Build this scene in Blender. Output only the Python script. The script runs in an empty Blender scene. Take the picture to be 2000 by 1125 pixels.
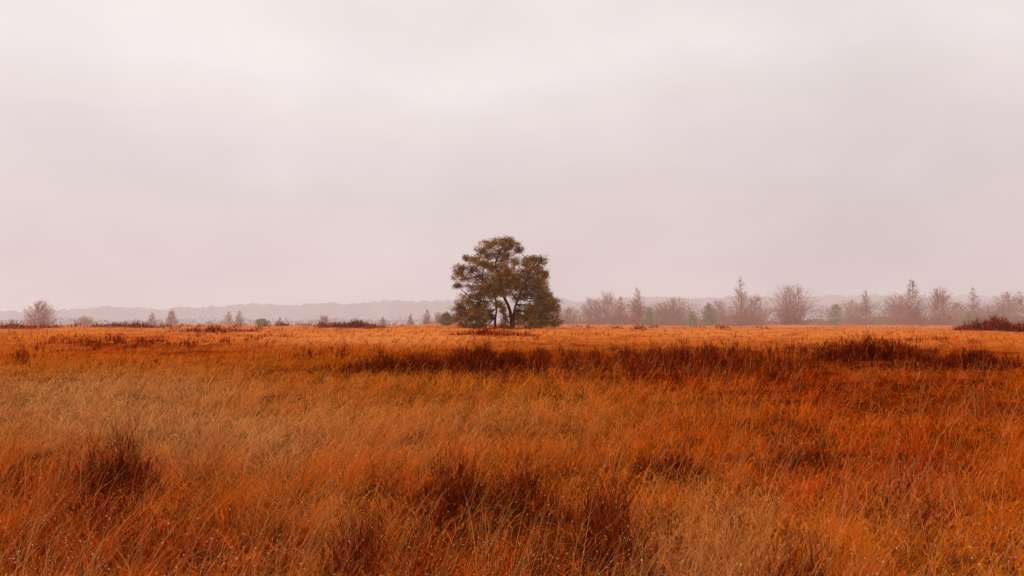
import bpy, math
import numpy as np
rng = np.random.default_rng(11)
F, EYE, HY = 1944.0, 1.7, 622.0
PI = math.pi
SC = bpy.context.scene
COL = SC.collection

# ------------------------------------------------------------------ helpers
def lin(c):
    c = np.asarray(c, float) / 255.0
    return np.where(c <= 0.04045, c / 12.92, ((c + 0.055) / 1.055) ** 2.4)

def cap(c, m=.95):
    # keep the hue when a tone would run past the brightest believable albedo
    return c * np.minimum(1.0, m / np.maximum(c.max(axis=1, keepdims=True), 1e-4))

def sstep(a, b, x):
    t = np.clip((x - a) / (b - a), 0, 1)
    return t * t * (3 - 2 * t)

def hash2(a, b, seed):
    a = np.asarray(a).astype(np.int64); b = np.asarray(b).astype(np.int64)
    n = (a * 374761393 + b * 668265263 + seed * 982451653) & 0xFFFFFFFF
    n = ((n ^ (n >> 13)) * 1274126177) & 0xFFFFFFFF
    n = (n ^ (n >> 16)) & 0xFFFFFF
    return n / float(0xFFFFFF)

def vnoise(x, y, seed=0):
    x = np.asarray(x, float); y = np.asarray(y, float)
    xi = np.floor(x).astype(np.int64); yi = np.floor(y).astype(np.int64)
    fx = x - xi; fy = y - yi
    fx = fx * fx * (3 - 2 * fx); fy = fy * fy * (3 - 2 * fy)
    h = lambda a, b: hash2(a, b, seed)
    return (h(xi, yi) * (1 - fx) + h(xi + 1, yi) * fx) * (1 - fy) + (h(xi, yi + 1) * (1 - fx) + h(xi + 1, yi + 1) * fx) * fy

def fbm(x, y, s, seed=0, o=3):
    r = 0; a = 0.5; t = 0
    for i in range(o):
        r = r + a * vnoise(x / s + 17.3 * i, y / s - 9.1 * i, seed + i); t += a
        a *= 0.5; s = s / 2.1
    return r / t

def ground_z(x, y):
    x = np.asarray(x, float); y = np.asarray(y, float)
    d = np.hypot(x, y)
    k = sstep(2, 14, d)
    z = k * (0.34 * (fbm(x, y, 9.0, 5, 3) - 0.5) + 0.2 * (vnoise(x / 1.3, y / 1.3, 8) - 0.5))
    z = z + 0.42 * sstep(60, 150, y) + sstep(70, 140, y) * 1.0 * (fbm(x, y * .4, 12.0, 15, 3) - .5)
    z = z - 2.5 * sstep(176, 240, y)
    return z

def px(u, v, h=0.3):
    Y = (EYE - h) * F / (v - HY)
    return (u - 1000) / F * Y, Y

class MB:
    def __init__(s):
        s.v = []; s.l = []; s.n = []; s.c = []; s.off = 0
    def _push(s, V, L, N, C):
        s.v.append(V); s.l.append(L + s.off); s.n.append(N); s.c.append(C); s.off += len(V)
    def ribbons(s, base, az, a0, a1, L, W, col, K=3, face=None, tipcol=None):
        base = np.atleast_2d(np.asarray(base, float)); N = len(base)
        az, a0, a1, L, W = [np.broadcast_to(np.asarray(q, float), (N,)) for q in (az, a0, a1, L, W)]
        col = np.broadcast_to(np.asarray(col, float), (N, 3))
        if face is None: face = rng.uniform(0, PI, N)
        side = np.stack([np.cos(face), np.sin(face), np.zeros(N)], 1)
        V = np.zeros((N, 2 * K + 1, 3)); p = base.copy()
        C = np.ones((N, 2 * K + 1, 4))
        for k in range(K):
            w = W * (1 - 0.22 * k) * 0.5
            V[:, 2 * k] = p - side * w[:, None]; V[:, 2 * k + 1] = p + side * w[:, None]
            a = a0 + (a1 - a0) * k / max(K - 1, 1)
            p = p + np.stack([np.cos(az) * np.sin(a), np.sin(az) * np.sin(a), np.cos(a)], 1) * (L / K)[:, None]
        V[:, 2 * K] = p
        C[:, :, :3] = col[:, None, :]
        if tipcol is not None:
            for k in range(2 * K + 1):
                f = min(1.0, (k // 2) / K) ** 1.2
                C[:, k, :3] = col * (1 - f) + tipcol * f
        pat = []
        for k in range(K - 1):
            pat += [2 * k, 2 * k + 1, 2 * k + 3, 2 * k + 2]
        pat += [2 * K - 2, 2 * K - 1, 2 * K]
        pat = np.array(pat)
        Lp = (np.arange(N)[:, None] * (2 * K + 1) + pat[None, :]).ravel()
        Nn = np.tile(np.array([4] * (K - 1) + [3]), N)
        s._push(V.reshape(-1, 3), Lp, Nn, C.reshape(-1, 4))
        return p
    def leaves(s, P, sa, sb, col, up=0.0):
        N = len(P)
        A = rng.normal(size=(N, 3)); A[:, 2] += up; A /= np.linalg.norm(A, axis=1)[:, None]
        B = rng.normal(size=(N, 3)); B -= (B * A).sum(1)[:, None] * A; B /= np.linalg.norm(B, axis=1)[:, None]
        sa = np.broadcast_to(sa, (N,))[:, None]; sb = np.broadcast_to(sb, (N,))[:, None]
        V = np.stack([P - B * sb * .5, P + A * sa * .45 - B * sb * .2, P + A * sa, P + A * sa * .5 + B * sb * .7], 1)
        C = np.ones((N, 4, 4)); C[:, :, :3] = np.broadcast_to(col, (N, 3))[:, None, :]
        s._push(V.reshape(-1, 3), np.arange(4 * N), np.full(N, 4), C.reshape(-1, 4))
    def lump(s, c, R, H, col, na=14, nr=9):
        # knobbly closed dome: the solid heart of a distant tree
        V = []; sd = int(rng.integers(0, 9999))
        for i in range(nr + 1):
            t = i / nr * PI * .98 + .01
            for j in range(na):
                a = 2 * PI * j / na
                k = .9 + .22 * hash2(i, j, sd)
                V.append([c[0] + R * k * math.sin(t) ** .8 * math.cos(a), c[1] + R * k * math.sin(t) ** .8 * math.sin(a), c[2] + H * .5 * (1 + math.cos(t) * k)])
        L = []
        for i in range(nr):
            for j in range(na):
                q = (j + 1) % na
                L += [i * na + j, (i + 1) * na + j, (i + 1) * na + q, i * na + q]
        C = np.ones((len(V), 4)); C[:, :3] = col
        s._push(np.array(V, float), np.array(L), np.full(nr * na, 4), C)
    def tube(s, pts, rad, col, sides=7):
        pts = np.asarray(pts, float); M = len(pts)
        T = np.gradient(pts, axis=0); T /= np.linalg.norm(T, axis=1)[:, None]
        V = []
        for i in range(M):
            r = np.array([1.0, 0.13, 0.07]) if abs(T[i, 0]) < 0.9 else np.array([0, 1.0, 0.1])
            a = np.cross(T[i], r); a /= np.linalg.norm(a); b = np.cross(T[i], a)
            for j in range(sides):
                t = 2 * PI * j / sides
                V.append(pts[i] + (a * math.cos(t) + b * math.sin(t)) * rad[i] * (1 + 0.12 * math.sin(3 * j + i)))
        V = np.array(V); L = []
        for i in range(M - 1):
            for j in range(sides):
                k = (j + 1) % sides
                L += [i * sides + j, i * sides + k, (i + 1) * sides + k, (i + 1) * sides + j]
        n = [4] * ((M - 1) * sides)
        L += [(M - 1) * sides + j for j in range(sides)]; n.append(sides)
        C = np.ones((len(V), 4)); C[:, :3] = col
        s._push(V, np.array(L), np.array(n), C)
    def build(s, name, mat, parent=None, loc=(0, 0, 0)):
        V = np.concatenate(s.v); L = np.concatenate(s.l); N = np.concatenate(s.n); C = np.concatenate(s.c)
        me = bpy.data.meshes.new(name)
        me.vertices.add(len(V)); me.vertices.foreach_set('co', V.astype(np.float32).ravel())
        me.loops.add(len(L)); me.loops.foreach_set('vertex_index', L.astype(np.int32))
        me.polygons.add(len(N)); st = np.concatenate([[0], np.cumsum(N)[:-1]])
        me.polygons.foreach_set('loop_start', st.astype(np.int32))
        me.update(calc_edges=True)
        ca = me.color_attributes.new('Col', 'FLOAT_COLOR', 'POINT')
        ca.data.foreach_set('color', C.astype(np.float32).ravel())
        me.materials.append(mat)
        o = bpy.data.objects.new(name, me); COL.objects.link(o)
        if parent: o.parent = parent
        else: o.location = loc
        return o

def tag(o, label=None, cat=None, group=None, kind=None):
    if label: o['label'] = label
    if cat: o['category'] = cat
    if group: o['group'] = group
    if kind: o['kind'] = kind
    return o

def empty(name, loc):
    o = bpy.data.objects.new(name, None); COL.objects.link(o); o.location = loc
    o.empty_display_size = 0.3
    return o

# ------------------------------------------------------------------ materials
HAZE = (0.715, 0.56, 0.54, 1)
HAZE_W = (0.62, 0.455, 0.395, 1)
def nd(nt, t, **kw):
    n = nt.nodes.new(t)
    for k, v in kw.items(): setattr(n, k, v)
    return n
def mth(nt, op, a, b=None):
    n = nd(nt, 'ShaderNodeMath', operation=op)
    for i, q in enumerate((a, b)):
        if q is None: continue
        if isinstance(q, (int, float)): n.inputs[i].default_value = q
        else: nt.links.new(q, n.inputs[i])
    return n.outputs[0]

def plant_mat(name, transl=0.3, nscale=3.0, namp=0.35, start=110.0, k=420.0, haze=HAZE):
    m = bpy.data.materials.new(name); m.use_nodes = True; nt = m.node_tree; nt.nodes.clear()
    out = nd(nt, 'ShaderNodeOutputMaterial')
    at = nd(nt, 'ShaderNodeAttribute', attribute_name='Col')
    geo = nd(nt, 'ShaderNodeNewGeometry')
    nz = nd(nt, 'ShaderNodeTexNoise'); nz.inputs['Scale'].default_value = nscale; nz.inputs['Detail'].default_value = 2
    nt.links.new(geo.outputs['Position'], nz.inputs['Vector'])
    f = mth(nt, 'MULTIPLY_ADD', nz.outputs['Fac'], namp * 2); f.node.inputs[2].default_value = 1 - namp
    mul = nd(nt, 'ShaderNodeVectorMath', operation='SCALE')
    nt.links.new(at.outputs['Color'], mul.inputs[0]); nt.links.new(f, mul.inputs['Scale'])
    d = nd(nt, 'ShaderNodeBsdfDiffuse'); nt.links.new(mul.outputs[0], d.inputs['Color'])
    sh = d.outputs[0]
    if transl > 0:
        t = nd(nt, 'ShaderNodeBsdfTranslucent'); nt.links.new(mul.outputs[0], t.inputs['Color'])
        mx = nd(nt, 'ShaderNodeMixShader'); mx.inputs[0].default_value = transl
        nt.links.new(sh, mx.inputs[1]); nt.links.new(t.outputs[0], mx.inputs[2]); sh = mx.outputs[0]
    # painted mist: haze-coloured emission mixed in, growing with world distance from origin
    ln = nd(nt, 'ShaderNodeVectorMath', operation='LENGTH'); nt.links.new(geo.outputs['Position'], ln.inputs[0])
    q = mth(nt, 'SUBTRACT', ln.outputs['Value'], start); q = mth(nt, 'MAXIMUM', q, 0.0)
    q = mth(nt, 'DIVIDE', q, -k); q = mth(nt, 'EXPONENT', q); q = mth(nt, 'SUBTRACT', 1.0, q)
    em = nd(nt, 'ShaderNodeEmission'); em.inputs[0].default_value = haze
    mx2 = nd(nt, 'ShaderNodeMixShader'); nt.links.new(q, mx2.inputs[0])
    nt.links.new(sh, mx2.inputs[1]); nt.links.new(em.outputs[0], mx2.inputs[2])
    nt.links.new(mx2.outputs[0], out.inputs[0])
    return m

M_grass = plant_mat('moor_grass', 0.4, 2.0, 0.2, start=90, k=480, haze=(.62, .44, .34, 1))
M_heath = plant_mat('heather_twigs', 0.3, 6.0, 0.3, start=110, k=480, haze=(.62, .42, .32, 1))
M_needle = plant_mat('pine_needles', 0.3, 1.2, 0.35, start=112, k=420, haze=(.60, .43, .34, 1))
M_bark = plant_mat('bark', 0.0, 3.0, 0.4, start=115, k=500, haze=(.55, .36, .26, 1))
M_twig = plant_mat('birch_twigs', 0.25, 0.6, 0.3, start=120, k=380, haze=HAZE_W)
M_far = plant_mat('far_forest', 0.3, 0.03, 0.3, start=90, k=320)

# ------------------------------------------------------------------ ground
def make_ground():
    ys = np.concatenate([-np.geomspace(80, 1, 14), np.arange(0, 30, 0.5), np.geomspace(30, 260, 90), np.geomspace(275, 4000, 24)])
    t = np.linspace(-1, 1, 201)
    V = []
    for y in ys:
        hw = 40 + abs(y) * 1.4
        x = np.sign(t) * np.abs(t) ** 1.3 * hw
        V.append(np.stack([x, np.full_like(x, y), ground_z(x, np.full_like(x, y))], 1))
    V = np.concatenate(V); n = len(t)
    i, j = np.meshgrid(np.arange(len(ys) - 1), np.arange(n - 1), indexing='ij')
    a = (i * n + j).ravel()
    L = np.stack([a, a + 1, a + n + 1, a + n], 1).ravel()
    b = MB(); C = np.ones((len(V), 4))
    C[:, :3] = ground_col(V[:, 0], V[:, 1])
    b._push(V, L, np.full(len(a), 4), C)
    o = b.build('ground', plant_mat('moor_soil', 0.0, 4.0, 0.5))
    for p in o.data.polygons: p.use_smooth = True
    tag(o, 'flat orange brown moorland ground', 'ground', kind='structure')

# colour of the vegetation over the moor
GOLD, PALE, RUST, DEEP = [lin(c) for c in ((255, 158, 42), (255, 192, 116), (208, 82, 12), (138, 40, 10))]
ORNG = lin((248, 132, 20)); TAN = lin((222, 146, 70))
def uv(x, y):
    y = np.maximum(y, 2.0)
    return 1000 + x / y * F, HY + 1.4 * F / y
def blobs(u, v, B):
    r = 0
    for (a, b, su, sv, w) in B:
        r = r + w * np.exp(-((u - a) / su) ** 2 - ((v - b) / sv) ** 2)
    return np.clip(r, 0, 1)
B_pale = [(150, 800, 330, 55, 1.0), (520, 850, 260, 45, .9), (620, 1010, 120, 70, .35), (250, 745, 280, 30, .8), (1370, 1060, 120, 55, 1.0), (1440, 960, 80, 25, .5), (1750, 940, 120, 40, .3), (700, 655, 250, 7, .5), (1500, 650, 300, 5, .35), (950, 800, 250, 45, .35)]
B_rust = [(1750, 900, 420, 170, .75), (1500, 770, 300, 40, .5), (180, 1050, 330, 140, 1.1), (900, 1090, 400, 110, .9), (1650, 740, 400, 30, .7), (300, 668, 260, 16, .5), (1300, 720, 300, 18, .6), (60, 900, 150, 50, .8), (1600, 1100, 300, 90, .35)]
B_deep = [(90, 910, 190, 50, .65), (250, 890, 80, 40, .45), (930, 960, 230, 80, .7), (1150, 1060, 220, 80, .7), (1320, 880, 90, 25, .4), (1580, 870, 80, 25, .4), (1700, 690, 330, 24, .65), (860, 705, 270, 18, .75), (1300, 692, 340, 26, .7), (1560, 1100, 90, 40, .5), (200, 664, 200, 12, .6), (200, 1040, 340, 110, .75), (1800, 1050, 200, 80, .45), (1530, 810, 80, 25, .4), (1750, 780, 220, 45, .4), (750, 1080, 250, 70, .6), (450, 680, 180, 10, .3)]
B_heath = [(840, 706, 190, 14, 1.0), (1010, 697, 150, 12, .85), (1230, 690, 200, 18, .75), (1450, 684, 160, 16, .7), (1580, 694, 150, 18, .75), (1700, 683, 110, 17, .9), (1880, 697, 130, 15, .9),
           (620, 687, 100, 8, .75), (200, 662, 160, 9, .8), (30, 690, 70, 6, .85), (430, 642, 140, 4, .75), (40, 640, 100, 4, .85), (250, 639, 130, 4, .8), (700, 640, 110, 4, .9), (560, 640, 90, 3, .6), (150, 640, 90, 3, .6), (420, 668, 140, 6, .5), (300, 700, 120, 7, .35), (60, 760, 90, 10, .3),
           (970, 645, 80, 5, .9), (1210, 641, 100, 3, .75), (1400, 643, 120, 3, .6), (1960, 637, 70, 6, .9), (1500, 637, 100, 2.5, .5), (480, 655, 120, 5, .5), (120, 675, 90, 5, .6), (1350, 714, 200, 10, .55), (1800, 660, 120, 5, .4),
           (235, 900, 75, 36, .65), (60, 910, 110, 45, .5), (920, 950, 160, 60, .75), (1030, 1010, 200, 80, .7), (1180, 1050, 150, 65, .75), (1310, 880, 70, 22, .6), (1570, 870, 70, 20, .6),
           (1560, 1090, 70, 50, .6), (1240, 1100, 110, 50, .7), (500, 875, 60, 22, .35), (1400, 965, 70, 32, .4), (220, 1040, 340, 100, .55), (1780, 980, 200, 90, .3), (780, 1070, 200, 70, .65), (1540, 815, 50, 14, .6), (1850, 830, 80, 20, .35), (1700, 780, 90, 14, .4)]
def mix3(a, b, f): return a * (1 - f[:, None]) + b * f[:, None]
def veg_col(x, y):
    u, v = uv(x, y)
    n1 = fbm(x, y, 2.4, 21, 3); n2 = fbm(x, y, 0.8, 41, 2); n3 = fbm(x * 0.5, y, 11.0, 61, 3)
    one = np.ones((len(x), 1))
    c = GOLD * one
    c = mix3(c, ORNG * one, sstep(.35, .65, n3))
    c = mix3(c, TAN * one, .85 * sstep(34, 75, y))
    pl = blobs(u, v, B_pale)
    c = mix3(c, PALE * one, np.clip(pl * (0.5 + 0.8 * n1), 0, 1))
    c = mix3(c, RUST * one, np.clip((blobs(u, v, B_rust) * (0.2 + 1.3 * n1) + 0.5 * sstep(.5, .75, n2) * (1 - .5 * pl)) * (1 - .4 * sstep(40, 90, y)), 0, 1))
    c = mix3(c, DEEP * one, np.clip(blobs(u, v, B_deep) * (0.1 + 1.5 * n1) + 0.5 * sstep(.58, .8, n1) * (1 - .6 * pl), 0, 1))
    return c
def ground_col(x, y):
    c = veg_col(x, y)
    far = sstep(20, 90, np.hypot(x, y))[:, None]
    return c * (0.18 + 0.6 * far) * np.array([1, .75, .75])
make_ground()

BUSH = [
    (238, 905, .38, .66, 230, 'dark heather bush standing alone in the pale grass at left foreground'),
    (905, 965, .46, .52, 240, 'dark heather bush in the foreground below the pine, left one of two'),
    (1035, 965, .42, .48, 220, 'dark heather bush in the foreground below the pine, right one of two'),
    (1180, 1050, .4, .42, 220, 'low dark heather bush close to the bottom edge, right of centre'),
    (1312, 888, .46, .44, 220, 'small heather bush in the orange grass right of centre'),
    (1578, 880, .5, .5, 240, 'small dark heather bush in the rust coloured grass at right'),
    (1560, 1085, .28, .42, 160, 'thin heather sprigs at the bottom edge in the right half'),
    (800, 706, 2.2, .8, 700, 'wide dark heather mound at the left end of the dark band'),
    (950, 702, 2.0, .72, 650, 'wide dark heather mound in the dark band below the pine'),
    (1700, 690, 2.0, 1.05, 700, 'raised dark heather mound at right with an uneven top'),
    (1880, 704, 2.2, .85, 700, 'long dark heather mound nearest the right edge of the dark band'),
    (1972, 646, 4.6, 2.0, 1500, 'large dark brown heather hummock on the skyline at the right edge'),
    (692, 642, 4.6, 1.1, 750, 'dark heather hummock on the skyline left of the pine'),
    (968, 652, 3.2, .75, 500, 'dark heather hummock directly in front of the pine'),
    (252, 643, 4.2, .9, 480, 'low dark heather hummock on the skyline, second from the left edge'),
    (425, 645, 4.4, .85, 460, 'low dark heather hummock on the skyline midway between left edge and pine'),
    (30, 644, 4.6, .95, 480, 'low dark heather hummock on the skyline at the left edge'),
]
def bush_clear(x, y):
    k = np.zeros(len(x))
    for (u, v, r, h, n, l) in BUSH:
        x0, y0 = px(u, v)
        k = np.maximum(k, (1 - sstep(.2, .95, np.hypot(x - x0, y - y0) / r)) * (.6 if y0 > 60 else 1))
    return k

# ------------------------------------------------------------------ grass
def scatter(n, dmin, dmax, mixf=0.5):
    m = int(n * mixf)
    v1 = rng.uniform(1.0 / dmax, 1.0 / dmin, m)
    d = np.concatenate([1 / v1, np.exp(rng.uniform(math.log(dmin), math.log(dmax), n - m))])
    x = rng.uniform(-1, 1, n) * (d * 0.56 + 1.0)
    return x, d
def hfield(x, y):
    u, v = uv(x, y)
    return blobs(u, v, B_heath)

def make_grass():
    b = MB()
    N = 270000
    x, y = scatter(N, 3.2, 185, 0.55)
    # gather into tussocks
    ts = 0.44 + 0.007 * y
    ix, iy = np.round(x / ts), np.round(y / ts)
    cx = (ix + (hash2(ix, iy, 3) - .5) * .9) * ts; cy = (iy + (hash2(ix, iy, 4) - .5) * .9) * ts
    tuft = hash2(ix, iy, 5); ttone = hash2(ix, iy, 6); thue = hash2(ix, iy, 7); tdir = hash2(ix, iy, 9)
    pull = rng.uniform(0.2, 1.0, N)
    gx = x + (cx - x) * pull; gy = y + (cy - y) * pull
    h = hfield(gx, gy)
    keep = rng.uniform(0, 1, N) > np.maximum(h * 0.7 + 0.5 * sstep(.46, .7, fbm(gx, gy, .9, 91, 2)), .9 * bush_clear(gx, gy))
    gx, gy, h, cx, cy, tuft, ttone, thue, tdir = [q[keep] for q in (gx, gy, h, cx, cy, tuft, ttone, thue, tdir)]; n = len(gx)
    u, v = uv(gx, gy)
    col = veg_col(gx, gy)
    right = sstep(500, 1500, u)
    tall = (0.5 + 0.8 * fbm(gx, gy, 2.2, 77, 3)) * (0.4 + 1.25 * tuft ** 1.5)
    tall = tall * (1.15 - .4 * right)
    L = rng.uniform(0.18, 0.62, n) * tall * (1 - 0.5 * h)
    W = (0.0024 + 0.0005 * gy) * rng.uniform(0.5, 1.4, n)
    wind = 0.95 - 0.7 * right
    out = np.arctan2(gy - cy, gx - cx)
    az = rng.normal(0.0, 1, n) * (1.3 - .9 * wind) + (tdir - .5) * 2.2
    mess = rng.uniform(0, 1, n) < 0.68 - .38 * wind
    az = np.where(mess, out + rng.normal(0, .8, n), az)
    a0 = np.abs(rng.normal(0.16, 0.26, n)) + 0.22 * wind + .4 * hash2(ix, iy, 12)[keep]
    a1 = a0 + np.abs(rng.normal(0.85, 0.65, n))
    tone = (rng.lognormal(.02, 0.5, n) * (.48 + .95 * ttone))[:, None]
    hue = (.45 * rng.uniform(0, 1, n) * thue)[:, None]
    col = col * (1 - hue) + lin((255, 172, 84)) * hue
    col = cap(col * tone)
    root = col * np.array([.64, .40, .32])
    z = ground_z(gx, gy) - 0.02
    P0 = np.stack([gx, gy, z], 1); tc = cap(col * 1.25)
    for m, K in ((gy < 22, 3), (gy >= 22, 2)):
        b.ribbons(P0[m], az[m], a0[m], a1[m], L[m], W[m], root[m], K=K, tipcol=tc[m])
    # curled, tangled dead strands lying over the tufts
    n = 68000
    x, y = scatter(n, 3.3, 40, 0.8)
    k = rng.uniform(0, 1, n) > np.maximum(.6 * hfield(x, y), bush_clear(x, y) * .9)
    x, y = x[k], y[k]; n = len(x)
    col = cap(veg_col(x, y) * rng.lognormal(.18, .55, n)[:, None])
    b.ribbons(np.stack([x, y, ground_z(x, y) + rng.uniform(0, .3, n) * (.4 + fbm(x, y, 1.2, 19, 2))], 1), rng.uniform(0, 2 * PI, n), rng.uniform(.2, 1.3, n), rng.uniform(1.4, 3.0, n),
              rng.uniform(.06, .3, n), (0.0024 + 0.00045 * y) * rng.uniform(.6, 1.2, n), col, K=3)
    # tall pale flowering stems
    n = 34000
    x, y = scatter(n, 3.4, 120, 0.68)
    u, v = uv(x, y)
    k = rng.uniform(0, 1, n) < np.clip(0.35 + 0.6 * blobs(u, v, B_pale) - 0.1 * blobs(u, v, B_heath) - .15 * sstep(1200, 1900, u), 0.06, 1) * (1 - bush_clear(x, y) * .7)
    x, y, u = x[k], y[k], u[k]; n = len(x)
    c = lin((255, 174, 102)) * rng.uniform(.4, 1.0, (n, 1))
    tips = b.ribbons(np.stack([x, y, ground_z(x, y)], 1), rng.normal(0.1, .8, n), rng.uniform(.05, .6, n), rng.uniform(.4, 1.6, n) * (1.1 - .3 * sstep(800, 1900, u)),
              rng.uniform(.35, .85, n), (0.0022 + 0.00034 * y) * rng.uniform(.6, 1.2, n), c * .8, K=4, tipcol=c * .95)
    # seed heads and loose specks, coloured pale to paint in dew sparkle
    q = (y < 14) & (rng.uniform(0, 1, n) < .5)
    t = tips[q]; b.leaves(t, .011, .006, lin((255, 212, 164)), up=1)
    n = 4200
    x, y = scatter(n, 3.6, 14, 1.0)
    b.leaves(np.stack([x, y, ground_z(x, y) + rng.uniform(.08, .36, n)], 1), .009, .007, lin((255, 206, 150)) * rng.uniform(.6, 1, (n, 1)))
    o = b.build('grass', M_grass)
    tag(o, 'tall orange and straw coloured moor grass leaning to the right', 'grass', kind='stuff')
make_grass()

# ------------------------------------------------------------------ heather
def sprigs(b, x, y, z, hgt, wsc, dark=1.0, spread=.35, m=5):
    n = len(x)
    hs = np.array([lin((132, 46, 20)), lin((96, 32, 15)), lin((164, 64, 28)), lin((70, 26, 13))])
    c = hs[rng.integers(0, 4, n)] * rng.lognormal(0, .35, n)[:, None] * dark
    az = rng.uniform(0, 2 * PI, n); a0 = np.abs(rng.normal(0.15, spread, n)); a1 = a0 * rng.uniform(.2, 1.1, n)
    base = np.stack([x, y, z], 1)
    b.ribbons(base, az, a0, a1, hgt, wsc, c, K=2)
    am = (a0 + a1) / 2
    D = np.stack([np.cos(az) * np.sin(am), np.sin(az) * np.sin(am), np.cos(am)], 1)
    for k in range(m):
        t = rng.uniform(.15, .92, n)
        p = base + D * (hgt * t)[:, None]
        b.ribbons(p, rng.uniform(0, 2 * PI, n), rng.uniform(.3, 1.0, n), rng.uniform(0, .5, n), hgt * rng.uniform(.2, .5, n), wsc * .9, c * rng.uniform(.8, 1.6, (n, 1)), K=1)
def make_heather():
    b = MB(); n = 200000
    x, y = scatter(n, 3.3, 168, 0.5)
    # twigs crowd into low cushions
    cs = .42 + .018 * y
    ix, iy = np.round(x / cs), np.round(y / cs)
    cx = (ix + (hash2(ix, iy, 53) - .5) * .8) * cs; cy = (iy + (hash2(ix, iy, 54) - .5) * .8) * cs
    pull = rng.uniform(0, .6, n); x = x + (cx - x) * pull; y = y + (cy - y) * pull
    rr = np.hypot(x - cx, y - cy) / cs
    h = hfield(x, y)
    nz_near = sstep(.42, .6, fbm(x, y, .7, 131, 3)); nz_far = sstep(.34, .56, fbm(x, y, 4.0, 231, 3))
    pr = np.where(y > 22, h * (.2 + 1.2 * nz_far), h * (.06 + 1.2 * nz_near) * .52) + 0.014
    k = (rng.uniform(0, 1, n) < pr) & (hash2(ix, iy, 55) < .38 + .75 * h)
    x, y, h, rr = x[k], y[k], h[k], rr[k]; cush = hash2(ix, iy, 56)[k]; n = len(x)
    hg = rng.uniform(.2, .48, n) * (.6 + .6 * h) * (.5 + .9 * cush) * np.clip(1.15 - 1.2 * rr, .3, 1) * (1 + .15 * (y > 22))
    nr = y < 20
    for m_, q in ((nr, 5), (~nr, 4)):
        sprigs(b, x[m_], y[m_], ground_z(x[m_], y[m_]), hg[m_], (0.0028 + 0.0005 * y)[m_], m=q, dark=.9, spread=.45)
    o = b.build('heather', M_heath)
    tag(o, 'dark reddish brown heather growing through the orange grass', 'heather', kind='stuff')
make_heather()

def heather_bush(u, v, r, h, n, label):
    x0, y0 = px(u, v)
    z0 = float(ground_z(x0, y0))
    e = MB(); n = int(n * 1.4)
    R = r * rng.uniform(0, 1, n) ** .6; a = rng.uniform(0, 2 * PI, n)
    edge = 1 + .8 * (vnoise(np.cos(a) * 2.5 + 5, np.sin(a) * 2.5 + 5, int(u)) - .5)
    lx = R * np.cos(a) * edge * 1.2; ly = R * np.sin(a) * edge
    prof = np.clip(1 - (R / r) ** 1.3 * .8, .1, 1)
    lump = .35 + 1.15 * vnoise(lx / (r * .3) + 9, ly / (r * .3), int(u))
    hg = h * prof * lump * rng.uniform(.5, 1.15, n)
    lz = ground_z(x0 + lx, y0 + ly) - z0
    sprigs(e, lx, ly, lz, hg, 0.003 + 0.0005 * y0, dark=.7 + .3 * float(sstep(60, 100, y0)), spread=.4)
    o = e.build('heather_bush', M_heath, loc=(x0, y0, z0))
    tag(o, label, 'heather bush', 'dark heather bushes standing out of the grass')
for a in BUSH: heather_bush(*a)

# ------------------------------------------------------------------ the pine
PD = 130.0
S = PD / F
tx0 = (990 - 1000) * S
tz0 = float(ground_z(tx0, PD))
pine = empty('pine_tree', (tx0, PD, tz0))
tag(pine, 'large spreading pine with several leaning trunks standing alone in the middle of the moor', 'pine tree')
def P(u, v, dy=0.0):
    return np.array([(u - 990) * S, dy, EYE + (HY - v) * S - tz0])
barkc = lin((88, 44, 24))
def pspline(pts, n):
    pts = np.array(pts); t = np.linspace(0, len(pts) - 1, n); o = []
    for q in t:
        i = min(int(q), len(pts) - 2); f = q - i
        p0 = pts[max(i - 1, 0)]; p1 = pts[i]; p2 = pts[i + 1]; p3 = pts[min(i + 2, len(pts) - 1)]
        o.append(.5 * (2 * p1 + (p2 - p0) * f + (2 * p0 - 5 * p1 + 4 * p2 - p3) * f * f + (3 * p1 - p0 - 3 * p2 + p3) * f ** 3))
    return np.array(o)
trunks = [
    ([P(1000, 648, 0), P(999, 625, 0), P(994, 600, .1), P(984, 578, .2), P(978, 550, .3), P(968, 520, .3), P(974, 495, .2), P(985, 478, .1)], .28, .06),
    ([P(1003, 648, .4), P(1003, 620, .6), P(1006, 600, .7), P(1014, 580, .7), P(1022, 555, .6), P(1036, 530, .4), P(1047, 512, .3)], .2, .05),
    ([P(968, 648, -.3), P(967, 625, -.3), P(970, 605, -.3), P(968, 585, -.3), P(958, 562, -.3), P(940, 545, -.4), P(922, 532, -.5)], .17, .05),
    ([P(994, 632, .1), P(985, 615, -.2), P(980, 600, -.4), P(962, 590, -.6), P(940, 588, -.8)], .10, .05),
]
for pts, r0, r1 in trunks:
    b = MB(); sp = pspline(pts, 18)
    b.tube(sp, np.linspace(r0, r1, 18), barkc, 8); b.build('trunk', M_bark, pine)
TR = np.concatenate([pspline(p, 30)[6:] for p, _, _ in trunks])
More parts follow.
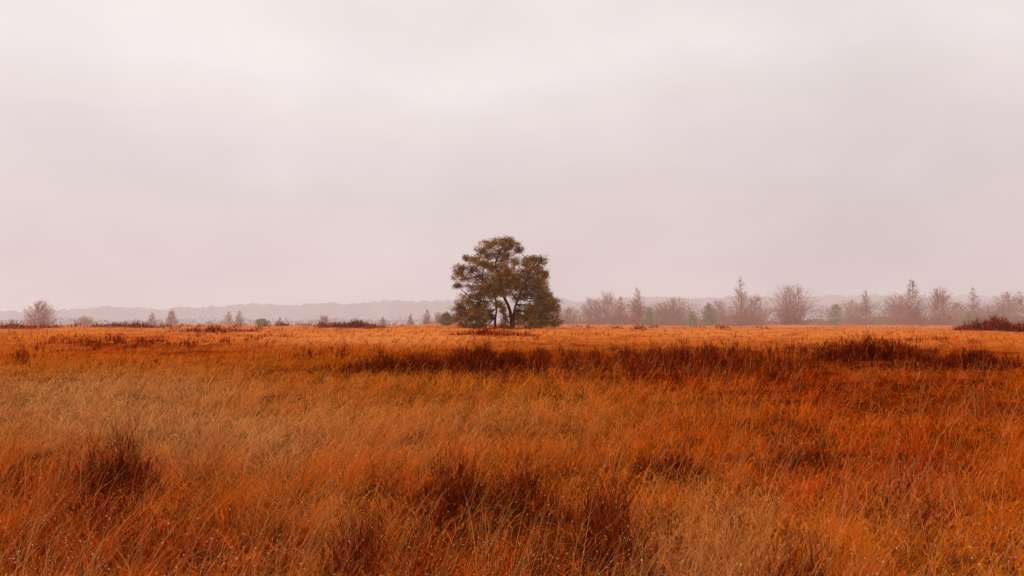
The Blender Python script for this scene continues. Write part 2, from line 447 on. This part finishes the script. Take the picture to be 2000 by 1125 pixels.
pads = {
 'top': ('flat rounded topmost foliage of the pine', [(984, 472, 20, 6), (1004, 484, 16, 7), (960, 481, 20, 7), (976, 493, 26, 9), (1014, 490, 8, 4), (943, 492, 13, 7), (995, 478, 18, 7), (953, 503, 15, 8), (985, 503, 18, 8), (965, 474, 14, 5)]),
 'left': ('layered foliage boughs reaching out to the left', [(909, 502, 9, 4), (931, 508, 17, 8), (899, 524, 13, 6), (924, 526, 20, 8), (893, 538, 9, 5), (912, 545, 18, 8), (938, 541, 18, 10), (896, 560, 10, 4), (948, 521, 14, 9), (925, 558, 14, 6)]),
 'mid': ('dense dark foliage in the heart of the crown', [(958, 523, 14, 10), (980, 517, 17, 10), (992, 533, 20, 13), (966, 545, 24, 14), (998, 548, 20, 14), (976, 562, 28, 13), (950, 564, 22, 11), (988, 574, 22, 9), (942, 574, 16, 8), (1010, 562, 16, 11), (965, 578, 18, 8), (975, 535, 20, 12), (960, 556, 20, 10), (990, 558, 20, 12), (1006, 540, 12, 12), (1005, 515, 8, 6)]),
 'right': ('rounded foliage boughs on the upper right', [(1040, 506, 16, 6), (1056, 511, 11, 8), (1026, 515, 13, 7), (1053, 527, 15, 11), (1036, 543, 20, 12), (1020, 556, 18, 11), (1058, 547, 13, 10), (1066, 536, 6, 8), (1038, 526, 16, 11), (1062, 560, 13, 9), (1022, 534, 12, 9), (1045, 554, 20, 10)]),
 'lowright': ('broad foliage skirt sweeping down at the lower right', [(1040, 567, 22, 11), (1066, 576, 16, 11), (1026, 578, 15, 10), (1078, 590, 13, 10), (1050, 592, 26, 13), (1089, 604, 10, 7), (1064, 608, 26, 12), (1036, 606, 18, 12), (1079, 619, 15, 9), (1052, 624, 22, 11), (1028, 622, 12, 11), (1086, 630, 11, 7), (1055, 637, 24, 8), (1032, 637, 16, 7), (1055, 580, 20, 11), (1045, 612, 24, 12), (1066, 630, 20, 9), (1070, 598, 18, 11)]),
 'lowleft': ('ragged foliage skirt hanging at the lower left', [(938, 579, 20, 9), (916, 585, 16, 9), (899, 595, 11, 7), (928, 598, 20, 11), (903, 610, 16, 10), (934, 613, 17, 11), (890, 619, 9, 8), (912, 626, 20, 10), (948, 601, 11, 9), (948, 627, 12, 9), (932, 637, 22, 8), (900, 635, 14, 7), (920, 606, 18, 11), (928, 620, 18, 10)]),
 'inner': ('thin foliage sprays between the trunks', [(1008, 582, 10, 7), (987, 622, 7, 8), (1014, 606, 7, 10), (957, 614, 8, 9), (982, 638, 18, 6), (975, 594, 12, 6), (1011, 628, 8, 9), (984, 606, 6, 5)]),
}
tones = np.array([lin((138, 98, 32)), lin((156, 112, 38)), lin((108, 76, 26)), lin((176, 126, 44)), lin((88, 60, 22))])
limbs = []
for key, (lab, L) in pads.items():
    b = MB()
    for (u, v, ru, rv) in L:
        rad = max(.25, 1 - ((u - 990) / 112) ** 2)
        dy = rng.uniform(-1, 1) * 4.0 * math.sqrt(rad) * (1 if key != 'top' else .5)
        c = P(u + rng.normal(0, 2), v + rng.normal(0, 1.5), dy); R = np.array([ru * S * rng.uniform(.9, 1.1), ru * S * .9, rv * S * rng.uniform(.9, 1.2)])
        limbs.append((c - np.array([0, 0, rv * S * .4]), ru))
        ns = int(24 + ru * rv * .27)
        q = rng.normal(size=(ns, 3)); q /= np.linalg.norm(q, axis=1)[:, None]
        q *= rng.uniform(.05, 1.6, ns)[:, None] ** .7
        q[:, 2] = np.where(q[:, 2] < -1.0, -1.0 * rng.uniform(.3, 1, ns), q[:, 2])
        sc = c + q * R
        m = 21
        sz = np.repeat(rng.uniform(.5, 1.3, ns), m)
        pts = np.repeat(sc, m, 0) + rng.normal(size=(ns * m, 3)) * np.array([.18, .18, .15]) * sz[:, None]
        tt = tones[rng.integers(0, 5, ns)] * rng.uniform(.75, 1.3, (ns, 1))
        tt = np.repeat(tt, m, 0) * rng.uniform(.75, 1.3, (ns * m, 1))
        b.leaves(pts, rng.uniform(.12, .30, ns * m), rng.uniform(.05, .10, ns * m), tt, up=.7)
    o = b.build('foliage', M_needle, pine); o['label'] = lab
for c, ru in limbs:
    d = np.linalg.norm((TR - c) * np.array([1, .8, 1]), axis=1) + np.where(TR[:, 2] > c[2] + .1, 4.0, 0)
    s = TR[int(np.argmin(d))]
    mid = (s + c) / 2 + np.array([0, 0, -.25]) + rng.normal(0, .18, 3)
    b = MB(); Ln = np.linalg.norm(c - s)
    b.tube(pspline([s, mid, c], 8), np.linspace(.045 + .013 * Ln, .03, 8), barkc * .85, 5)
    n = 10
    tdir = rng.uniform(0, 2 * PI, n)
    b.ribbons(np.repeat(c[None], n, 0) + rng.normal(0, .1, (n, 3)), tdir, rng.uniform(.8, 1.4, n), rng.uniform(.5, 1.2, n), ru * S * rng.uniform(.5, .9, n), .05, barkc * .7)
    b.build('limb', M_bark, pine)

# ------------------------------------------------------------------ birches and small pines
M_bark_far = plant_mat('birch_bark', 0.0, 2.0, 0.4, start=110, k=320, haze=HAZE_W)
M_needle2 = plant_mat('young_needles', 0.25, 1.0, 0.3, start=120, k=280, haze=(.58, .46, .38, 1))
def envelope(shape, t):
    if shape == 'round': return np.sqrt(np.clip(1 - ((t - .46) / .56) ** 2, 0, 1))
    if shape == 'cone': return np.clip((1.03 - t) / .72, 0, 1) ** .7 * sstep(-.15, .15, t)
    return np.clip((1.03 - t) / .75, 0, 1) ** .85 * sstep(-.15, .1, t)
def bare_tree(name, u, top, wpx, Y, shape, label, cat='bare tree', group=None, dens=1.0):
    x0 = (u - 1000) / F * Y; z0 = float(ground_z(x0, Y))
    H = EYE + (HY - top) / F * Y - z0; Wd = wpx / F * Y
    root = empty(name, (x0, Y, z0)); tag(root, label, cat, group)
    tc = lin((116, 64, 42)); wc = np.array([lin((156, 72, 36)), lin((124, 56, 28)), lin((178, 94, 50))])
    b = MB(); lean = rng.normal(0, .02 * H)
    nst = 1 if shape in ('slim', 'cone') else int(rng.integers(2, 4))
    tips = []
    for s in range(nst):
        ox = 0 if nst == 1 else rng.normal(0, Wd * .10); hh = H * (0.93 if s == 0 else rng.uniform(.6, .8))
        pts = pspline([(ox * .2, 0, -.3), (ox * .5 + lean * .3, 0, hh * .35), (ox * .9 + lean * .7, rng.normal(0, .2), hh * .7), (ox + lean, 0, hh)], 9)
        b.tube(pts, np.linspace(.010 * H, .008, 9) * (1 if s == 0 else .7) + .012, tc, 5); tips.append((pts, hh))
    b.build('trunk', M_bark_far, root)
    b = MB(); n = int(380 * dens)
    tz = rng.uniform(.05, 1.0, n * 8)
    w_ = envelope(shape, tz) ** 1.3 + .05
    tz = tz[rng.uniform(0, 1, n * 8) < w_][:n]; n = len(tz)
    env = envelope(shape, tz)
    rad = env * Wd * .5 * rng.uniform(.1, 1.3, n) ** .6 * (.65 + .7 * vnoise(tz * 9, tz * 0 + int(u), 33))
    az = rng.uniform(0, 2 * PI, n)
    sz = np.clip(tz * H - rad * rng.uniform(.6, 1.6, n) - .15, .06 * H, .95 * H)
    base = np.zeros((n, 3)); k = rng.integers(0, nst, n)
    for i in range(n):
        pts, h1 = tips[k[i]]; q = min(sz[i] / h1, .99) * 8; j = int(q); f = q - j
        base[i] = pts[j] * (1 - f) + pts[min(j + 1, 8)] * f
    tip = np.stack([lean * tz + np.cos(az) * rad, np.sin(az) * rad, tz * H], 1)
    D = tip - base; L = np.linalg.norm(D, axis=1) + .05
    az = np.arctan2(D[:, 1], D[:, 0]); am = np.arccos(np.clip(D[:, 2] / L, -1, 1))
    bend = rng.uniform(.1, .35, n); a0 = am + bend; a1 = np.maximum(am - bend, 0)
    c = wc[rng.integers(0, 3, n)] * rng.uniform(.8, 1.2, (n, 1))
    b.ribbons(base, az, a0, a1, L, .04, c)
    m = 18
    bi = np.repeat(np.arange(n), m); s = rng.uniform(.3, 1.05, n * m) ** .8
    p = base[bi] + D[bi] * s[:, None]
    b.ribbons(p, az[bi] + rng.normal(0, 1.6, n * m), rng.uniform(.1, 1.2, n * m), rng.uniform(0, .8, n * m), rng.uniform(.2, .65, n * m) * (.3 + .85 * env[bi]), .052, c[bi] * rng.uniform(.8, 1.25, (n * m, 1)), K=1)
    b.build('crown', M_twig, root)
def small_pine(u, top, wpx, Y, label):
    x0 = (u - 1000) / F * Y; z0 = float(ground_z(x0, Y))
    H = EYE + (HY - top) / F * Y - z0; Wd = wpx / F * Y
    root = empty('young_pine', (x0, Y, z0)); tag(root, label, 'young pine', 'small green pines on the moor edge')
    b = MB(); b.tube([(0, 0, -.2), (0.05, 0, H * .5), (0, 0, H * .97)], [.12, .08, .03], barkc, 5); b.build('trunk', M_bark_far, root)
    b = MB(); n = 120
    t = 1 - rng.uniform(0, 1, n) ** .6 * .92 ; R = Wd * .5 * np.clip(1.04 - t, .05, 1) ** .7 * rng.uniform(.4, 1.35, n)
    az = rng.uniform(0, 2 * PI, n)
    e = np.stack([np.cos(az) * R, np.sin(az) * R, t * H * .93 + R * .25 + .1], 1)
    m = 32; f = rng.uniform(.25, 1, (n, m))
    st = np.stack([np.zeros(n), np.zeros(n), t * H * .93], 1)
    p = st[:, None] + (e - st)[:, None] * f[..., None] + rng.normal(size=(n, m, 3)) * .14
    g = np.array([lin((146, 116, 50)), lin((118, 94, 44)), lin((160, 126, 58))])
    b.leaves(p.reshape(-1, 3), rng.uniform(.2, .42, n * m), rng.uniform(.06, .14, n * m), np.repeat(g[rng.integers(0, 3, n)], m, 0), up=.8)
    b.build('crown', M_needle2, root)
BR = [
 (1112, 598, 40, 265, 'round', 'low hazy bare tree, first to the right of the big pine'),
 (1158, 580, 54, 255, 'round', 'broad twiggy bare tree, left half of the pair right of the big pine'),
 (1187, 568, 52, 250, 'round', 'taller broad bare tree, right half of the pair right of the big pine'),
 (1214, 579, 36, 255, 'cone', 'thin bare birch just left of the pointed one right of the pine'),
 (1245, 561, 50, 230, 'cone', 'pointed bare birch standing above its neighbours between the pine and the tallest birch'),
 (1292, 588, 46, 270, 'round', 'low faint bare tree just behind the small green pine right of centre'),
 (1320, 578, 66, 255, 'round', 'wide rounded bare tree halfway from the pine to the tallest birch'),
 (1404, 582, 38, 265, 'round', 'faint slim birch just left of the tallest birch'),
 (1449, 538, 54, 235, 'slim', 'tallest slender bare birch on the right side, with a thin pointed top'),
 (1474, 574, 50, 245, 'round', 'rounded bare tree touching the right side of the tallest birch'),
 (1546, 553, 74, 220, 'round', 'big broad dark twigged bare tree with an open rounded crown'),
 (1664, 584, 40, 265, 'round', 'slight faint birch just right of the broad greenish pine'),
 (1690, 566, 50, 250, 'cone', 'pointed bare birch between the broad greenish pine and the dark conical birch'),
 (1748, 571, 52, 255, 'round', 'hazy bare birch just left of the dark conical birch'),
 (1785, 545, 62, 220, 'cone', 'dark conical bare birch, the tallest in the right quarter'),
 (1836, 559, 50, 225, 'round', 'oval bare birch just right of the dark conical birch'),
 (1870, 588, 44, 270, 'round', 'low faint bare tree right of the oval birch'),
 (1904, 557, 50, 250, 'slim', 'slim hazy birch with a wispy top near the right edge'),
 (1934, 593, 44, 270, 'round', 'low hazy bare tree between the wispy birch and the right edge trees'),
 (1962, 569, 46, 255, 'round', 'bare rounded tree, second from the right edge'),
 (1990, 567, 44, 250, 'cone', 'bare tree cut by the right edge of the photo'),
 (79, 585, 50, 220, 'round', 'rounded bare birch standing out at the far left'),
 (166, 617, 32, 255, 'round', 'low scrubby bush second from the left edge'),
 (297, 610, 24, 265, 'cone', 'small slim birch, left one of the pair left of the middle left'),
 (335, 604, 34, 260, 'cone', 'small pointed birch, right one of the pair left of the middle left'),
 (447, 608, 26, 260, 'cone', 'small faint birch, left one of the close pair midway to the pine'),
 (469, 607, 24, 255, 'cone', 'small faint birch, right one of the close pair midway to the pine'),
 (547, 619, 20, 255, 'slim', 'tiny sapling on the skyline right of the close pair'),
 (632, 615, 28, 255, 'round', 'tiny rounded bare tree on the skyline left of the dark hummock'),
 (748, 618, 22, 245, 'slim', 'tiny sapling on the skyline at the right end of the dark hummock'),
 (803, 612, 20, 245, 'slim', 'thin small sapling between the dark hummock and the pine'),
 (833, 604, 28, 245, 'cone', 'small pointed bare tree, second to the left of the pine'),
 (858, 609, 30, 245, 'round', 'small rounded bare tree, nearest to the left of the pine'),
]
for (u, t, w, Y, s, lab) in BR:
    bare_tree('birch_tree' if 'birch' in lab else ('sapling' if 'sapling' in lab else ('bush' if 'bush' in lab else 'bare_tree')), u, t, w * 1.12, Y, s, lab,
              'birch' if 'birch' in lab else ('bush' if 'bush' in lab else 'bare tree'), 'bare trees along the edge of the moor', dens=1.8 if w > 54 else (1.4 if w > 42 else (1.1 if w > 30 else .7)))
for a in [(1268, 598, 48, 212, 'small green pine at the foot of the pointed bare birch right of the big pine'),
          (1352, 605, 38, 212, 'small green pine, left and lower one of the pair left of the tallest birch'),
          (1384, 588, 46, 205, 'green young pine, right and taller one of the pair left of the tallest birch'),
          (1632, 592, 60, 216, 'broad greenish pine between the broad bare tree and the pointed birch'),
          (1892, 608, 46, 205, 'small green pine near the right edge below the slim wispy birch'),
          (872, 612, 32, 150, 'low dark pine bush touching the left foot of the big pine'),
          (512, 625, 30, 190, 'tiny low green pine on the skyline left of centre')]:
    small_pine(*a)

# ------------------------------------------------------------------ far woods
def far_wood(name, Y0, prof, u0, u1, step, dens, size, cols, mat, label, depth=60, up=0, jit=2.2, wid=(.28, .5), core=.9, vary=.15):
    b = MB(); u = u0
    P_, C_ = [], []
    us = np.array([p[0] for p in prof]); vs = np.array([p[1] for p in prof])
    while u < u1:
        Y = Y0 + rng.uniform(0, depth)
        x0 = (u - 1000) / F * Y; z0 = float(ground_z(x0, Y))
        top = np.interp(u, us, vs) + rng.normal(0, jit) + 7 * (vnoise(u / 45., 0.5, 5) - .5)
        H = EYE + (HY - top) / F * Y - z0; R = rng.uniform(*wid) * H
        cc = cols[rng.integers(0, len(cols))] * rng.uniform(1 - vary * 1.5, 1 + vary * 1.5)
        b.lump((x0, Y, z0 - .3), R * .9, H * core, cc)
        n = dens
        q = rng.normal(size=(n, 3)); q /= np.linalg.norm(q, axis=1)[:, None]; q *= rng.uniform(.4, 1, n)[:, None] ** .5
        p = q * np.array([R, R, H * .5]) + np.array([x0, Y, z0 + H * .5])
        p[:, 2] -= size * .6
        P_.append(p); C_.append(np.tile(cc, (n, 1)))
        u += step * rng.uniform(.5, 1.5)
    p = np.concatenate(P_); c = np.concatenate(C_); n = len(p)
    b.leaves(p, size * rng.uniform(.6, 1.3, n), size * .7 * rng.uniform(.5, 1.2, n), c * rng.uniform(1 - vary, 1 + vary, (n, 1)), up=up)
    o = b.build(name, mat); tag(o, label, 'wood', kind='stuff')
br = [lin((142, 76, 48)), lin((118, 60, 40)), lin((130, 82, 50))]
far_wood('distant_forest', 640, [(-600, 605), (0, 606), (130, 603), (215, 596), (330, 600), (430, 594), (600, 591), (720, 587), (860, 582), (1000, 583), (1100, 583), (1250, 579), (1500, 576), (1640, 572), (1800, 575), (2000, 574), (2600, 577)],
         -500, 2500, 5, 190, .8, br, M_far, 'far hazy forest line across the whole horizon', 160, jit=1.8, core=.90, vary=.07, wid=(.25, .45))
br2 = [lin((164, 82, 44)), lin((132, 66, 36)), lin((132, 102, 48)), lin((150, 78, 42))]
far_wood('edge_scrub', 255, [(1060, 618), (1110, 604), (1200, 593), (1400, 598), (1560, 598), (1640, 592), (1760, 596), (1900, 592), (2000, 594), (2500, 592)],
         1080, 2450, 8, 500, .30, br2, M_twig, 'misty low scrub wood behind the bare trees on the right', 55, up=1.5, jit=8, wid=(.35, .6), core=.42)
far_wood('low_scrub', 260, [(-500, 622), (0, 622), (150, 620), (400, 623), (860, 620)],
         -450, 880, 12, 200, .34, br2, M_twig, 'thin low misty scrub along the moor edge on the left', 50, up=1.5, jit=3, wid=(.4, .9), core=.4)

# ------------------------------------------------------------------ sky
w = bpy.data.worlds.new('World'); SC.world = w; w.use_nodes = True
nt = w.node_tree; nt.nodes.clear()
out = nd(nt, 'ShaderNodeOutputWorld')
sky = nd(nt, 'ShaderNodeTexSky', sky_type='NISHITA'); sky.sun_disc = False
SE, SR = math.radians(50), math.radians(-80)
sky.sun_elevation = SE; sky.sun_rotation = SR
b1 = nd(nt, 'ShaderNodeBackground'); b1.inputs[1].default_value = 0.1; nt.links.new(sky.outputs[0], b1.inputs[0])
tc = nd(nt, 'ShaderNodeTexCoord'); sep = nd(nt, 'ShaderNodeSeparateXYZ'); nt.links.new(tc.outputs['Generated'], sep.inputs[0])
def sky_noise(sc, loc, scale, det, rough=.5):
    mp = nd(nt, 'ShaderNodeMapping'); mp.inputs['Scale'].default_value = sc; mp.inputs['Location'].default_value = loc
    nt.links.new(tc.outputs['Generated'], mp.inputs[0])
    nz = nd(nt, 'ShaderNodeTexNoise'); nz.inputs['Scale'].default_value = scale; nz.inputs['Detail'].default_value = det; nz.inputs['Roughness'].default_value = rough
    nt.links.new(mp.outputs[0], nz.inputs['Vector'])
    return mth(nt, 'SUBTRACT', nz.outputs['Fac'], .5)
nzc = sky_noise((1.6, 1.6, 4.0), (3.1, 0.4, 1.2), 1.3, 2.5)
nzf = sky_noise((1.0, 1.0, 1.9), (7.7, 2.4, 5.2), 4.6, 5, .55)
nzg = sky_noise((1.0, 1.0, 1.7), (1.7, 8.4, 0.2), 2.6, 3)
e = mth(nt, 'MULTIPLY_ADD', nzc, .10); nt.links.new(sep.outputs['Z'], e.node.inputs[2])
e2 = mth(nt, 'MULTIPLY_ADD', nzg, .18); nt.links.new(e, e2.node.inputs[2])
ramp = nd(nt, 'ShaderNodeValToRGB'); nt.links.new(e2, ramp.inputs[0])
cr = ramp.color_ramp
stops = [(0.0, (227, 205, 202)), (.06, (224, 204, 203)), (.13, (225, 209, 209)), (.20, (234, 220, 219)), (.26, (243, 232, 230)), (.34, (242, 229, 227)), (1.0, (240, 228, 226))]
cr.elements[0].position = 0; cr.elements[1].position = 1
for i, (p, c) in enumerate(stops):
    el = cr.elements[0] if i == 0 else (cr.elements[-1] if i == len(stops) - 1 else cr.elements.new(p))
    el.color = (*lin(c), 1)
# brighter toward the left, where the sun stands behind the cloud
g = mth(nt, 'MULTIPLY', sep.outputs['X'], -.09); g2 = mth(nt, 'MULTIPLY_ADD', nzf, .26); nt.links.new(g, g2.node.inputs[2]); g3 = mth(nt, 'ADD', g2, 1.01)
b2 = nd(nt, 'ShaderNodeBackground'); nt.links.new(ramp.outputs[0], b2.inputs[0]); nt.links.new(g3, b2.inputs[1])
mx = nd(nt, 'ShaderNodeMixShader'); mx.inputs[0].default_value = .97
nt.links.new(b1.outputs[0], mx.inputs[1]); nt.links.new(b2.outputs[0], mx.inputs[2]); nt.links.new(mx.outputs[0], out.inputs[0])

sun = bpy.data.lights.new('sun', 'SUN'); sun.energy = 1.5; sun.angle = math.radians(20); sun.color = (1, .92, .8)
so = bpy.data.objects.new('sun', sun); COL.objects.link(so)
from mathutils import Vector
sd = Vector((math.sin(SR) * math.cos(SE), math.cos(SR) * math.cos(SE), math.sin(SE)))
so.rotation_euler = sd.to_track_quat('Z', 'Y').to_euler(); so.location = (-20, 20, 40)

cam = bpy.data.cameras.new('camera'); co = bpy.data.objects.new('camera', cam); COL.objects.link(co)
cam.lens = 35; cam.sensor_width = 36; cam.clip_end = 6000; cam.clip_start = .05
co.location = (0, 0, EYE); co.rotation_euler = (math.radians(90) + math.atan((HY - 562.5) / F), 0, 0)
SC.camera = co
SC.view_settings.view_transform = 'Standard'; SC.view_settings.look = 'None'
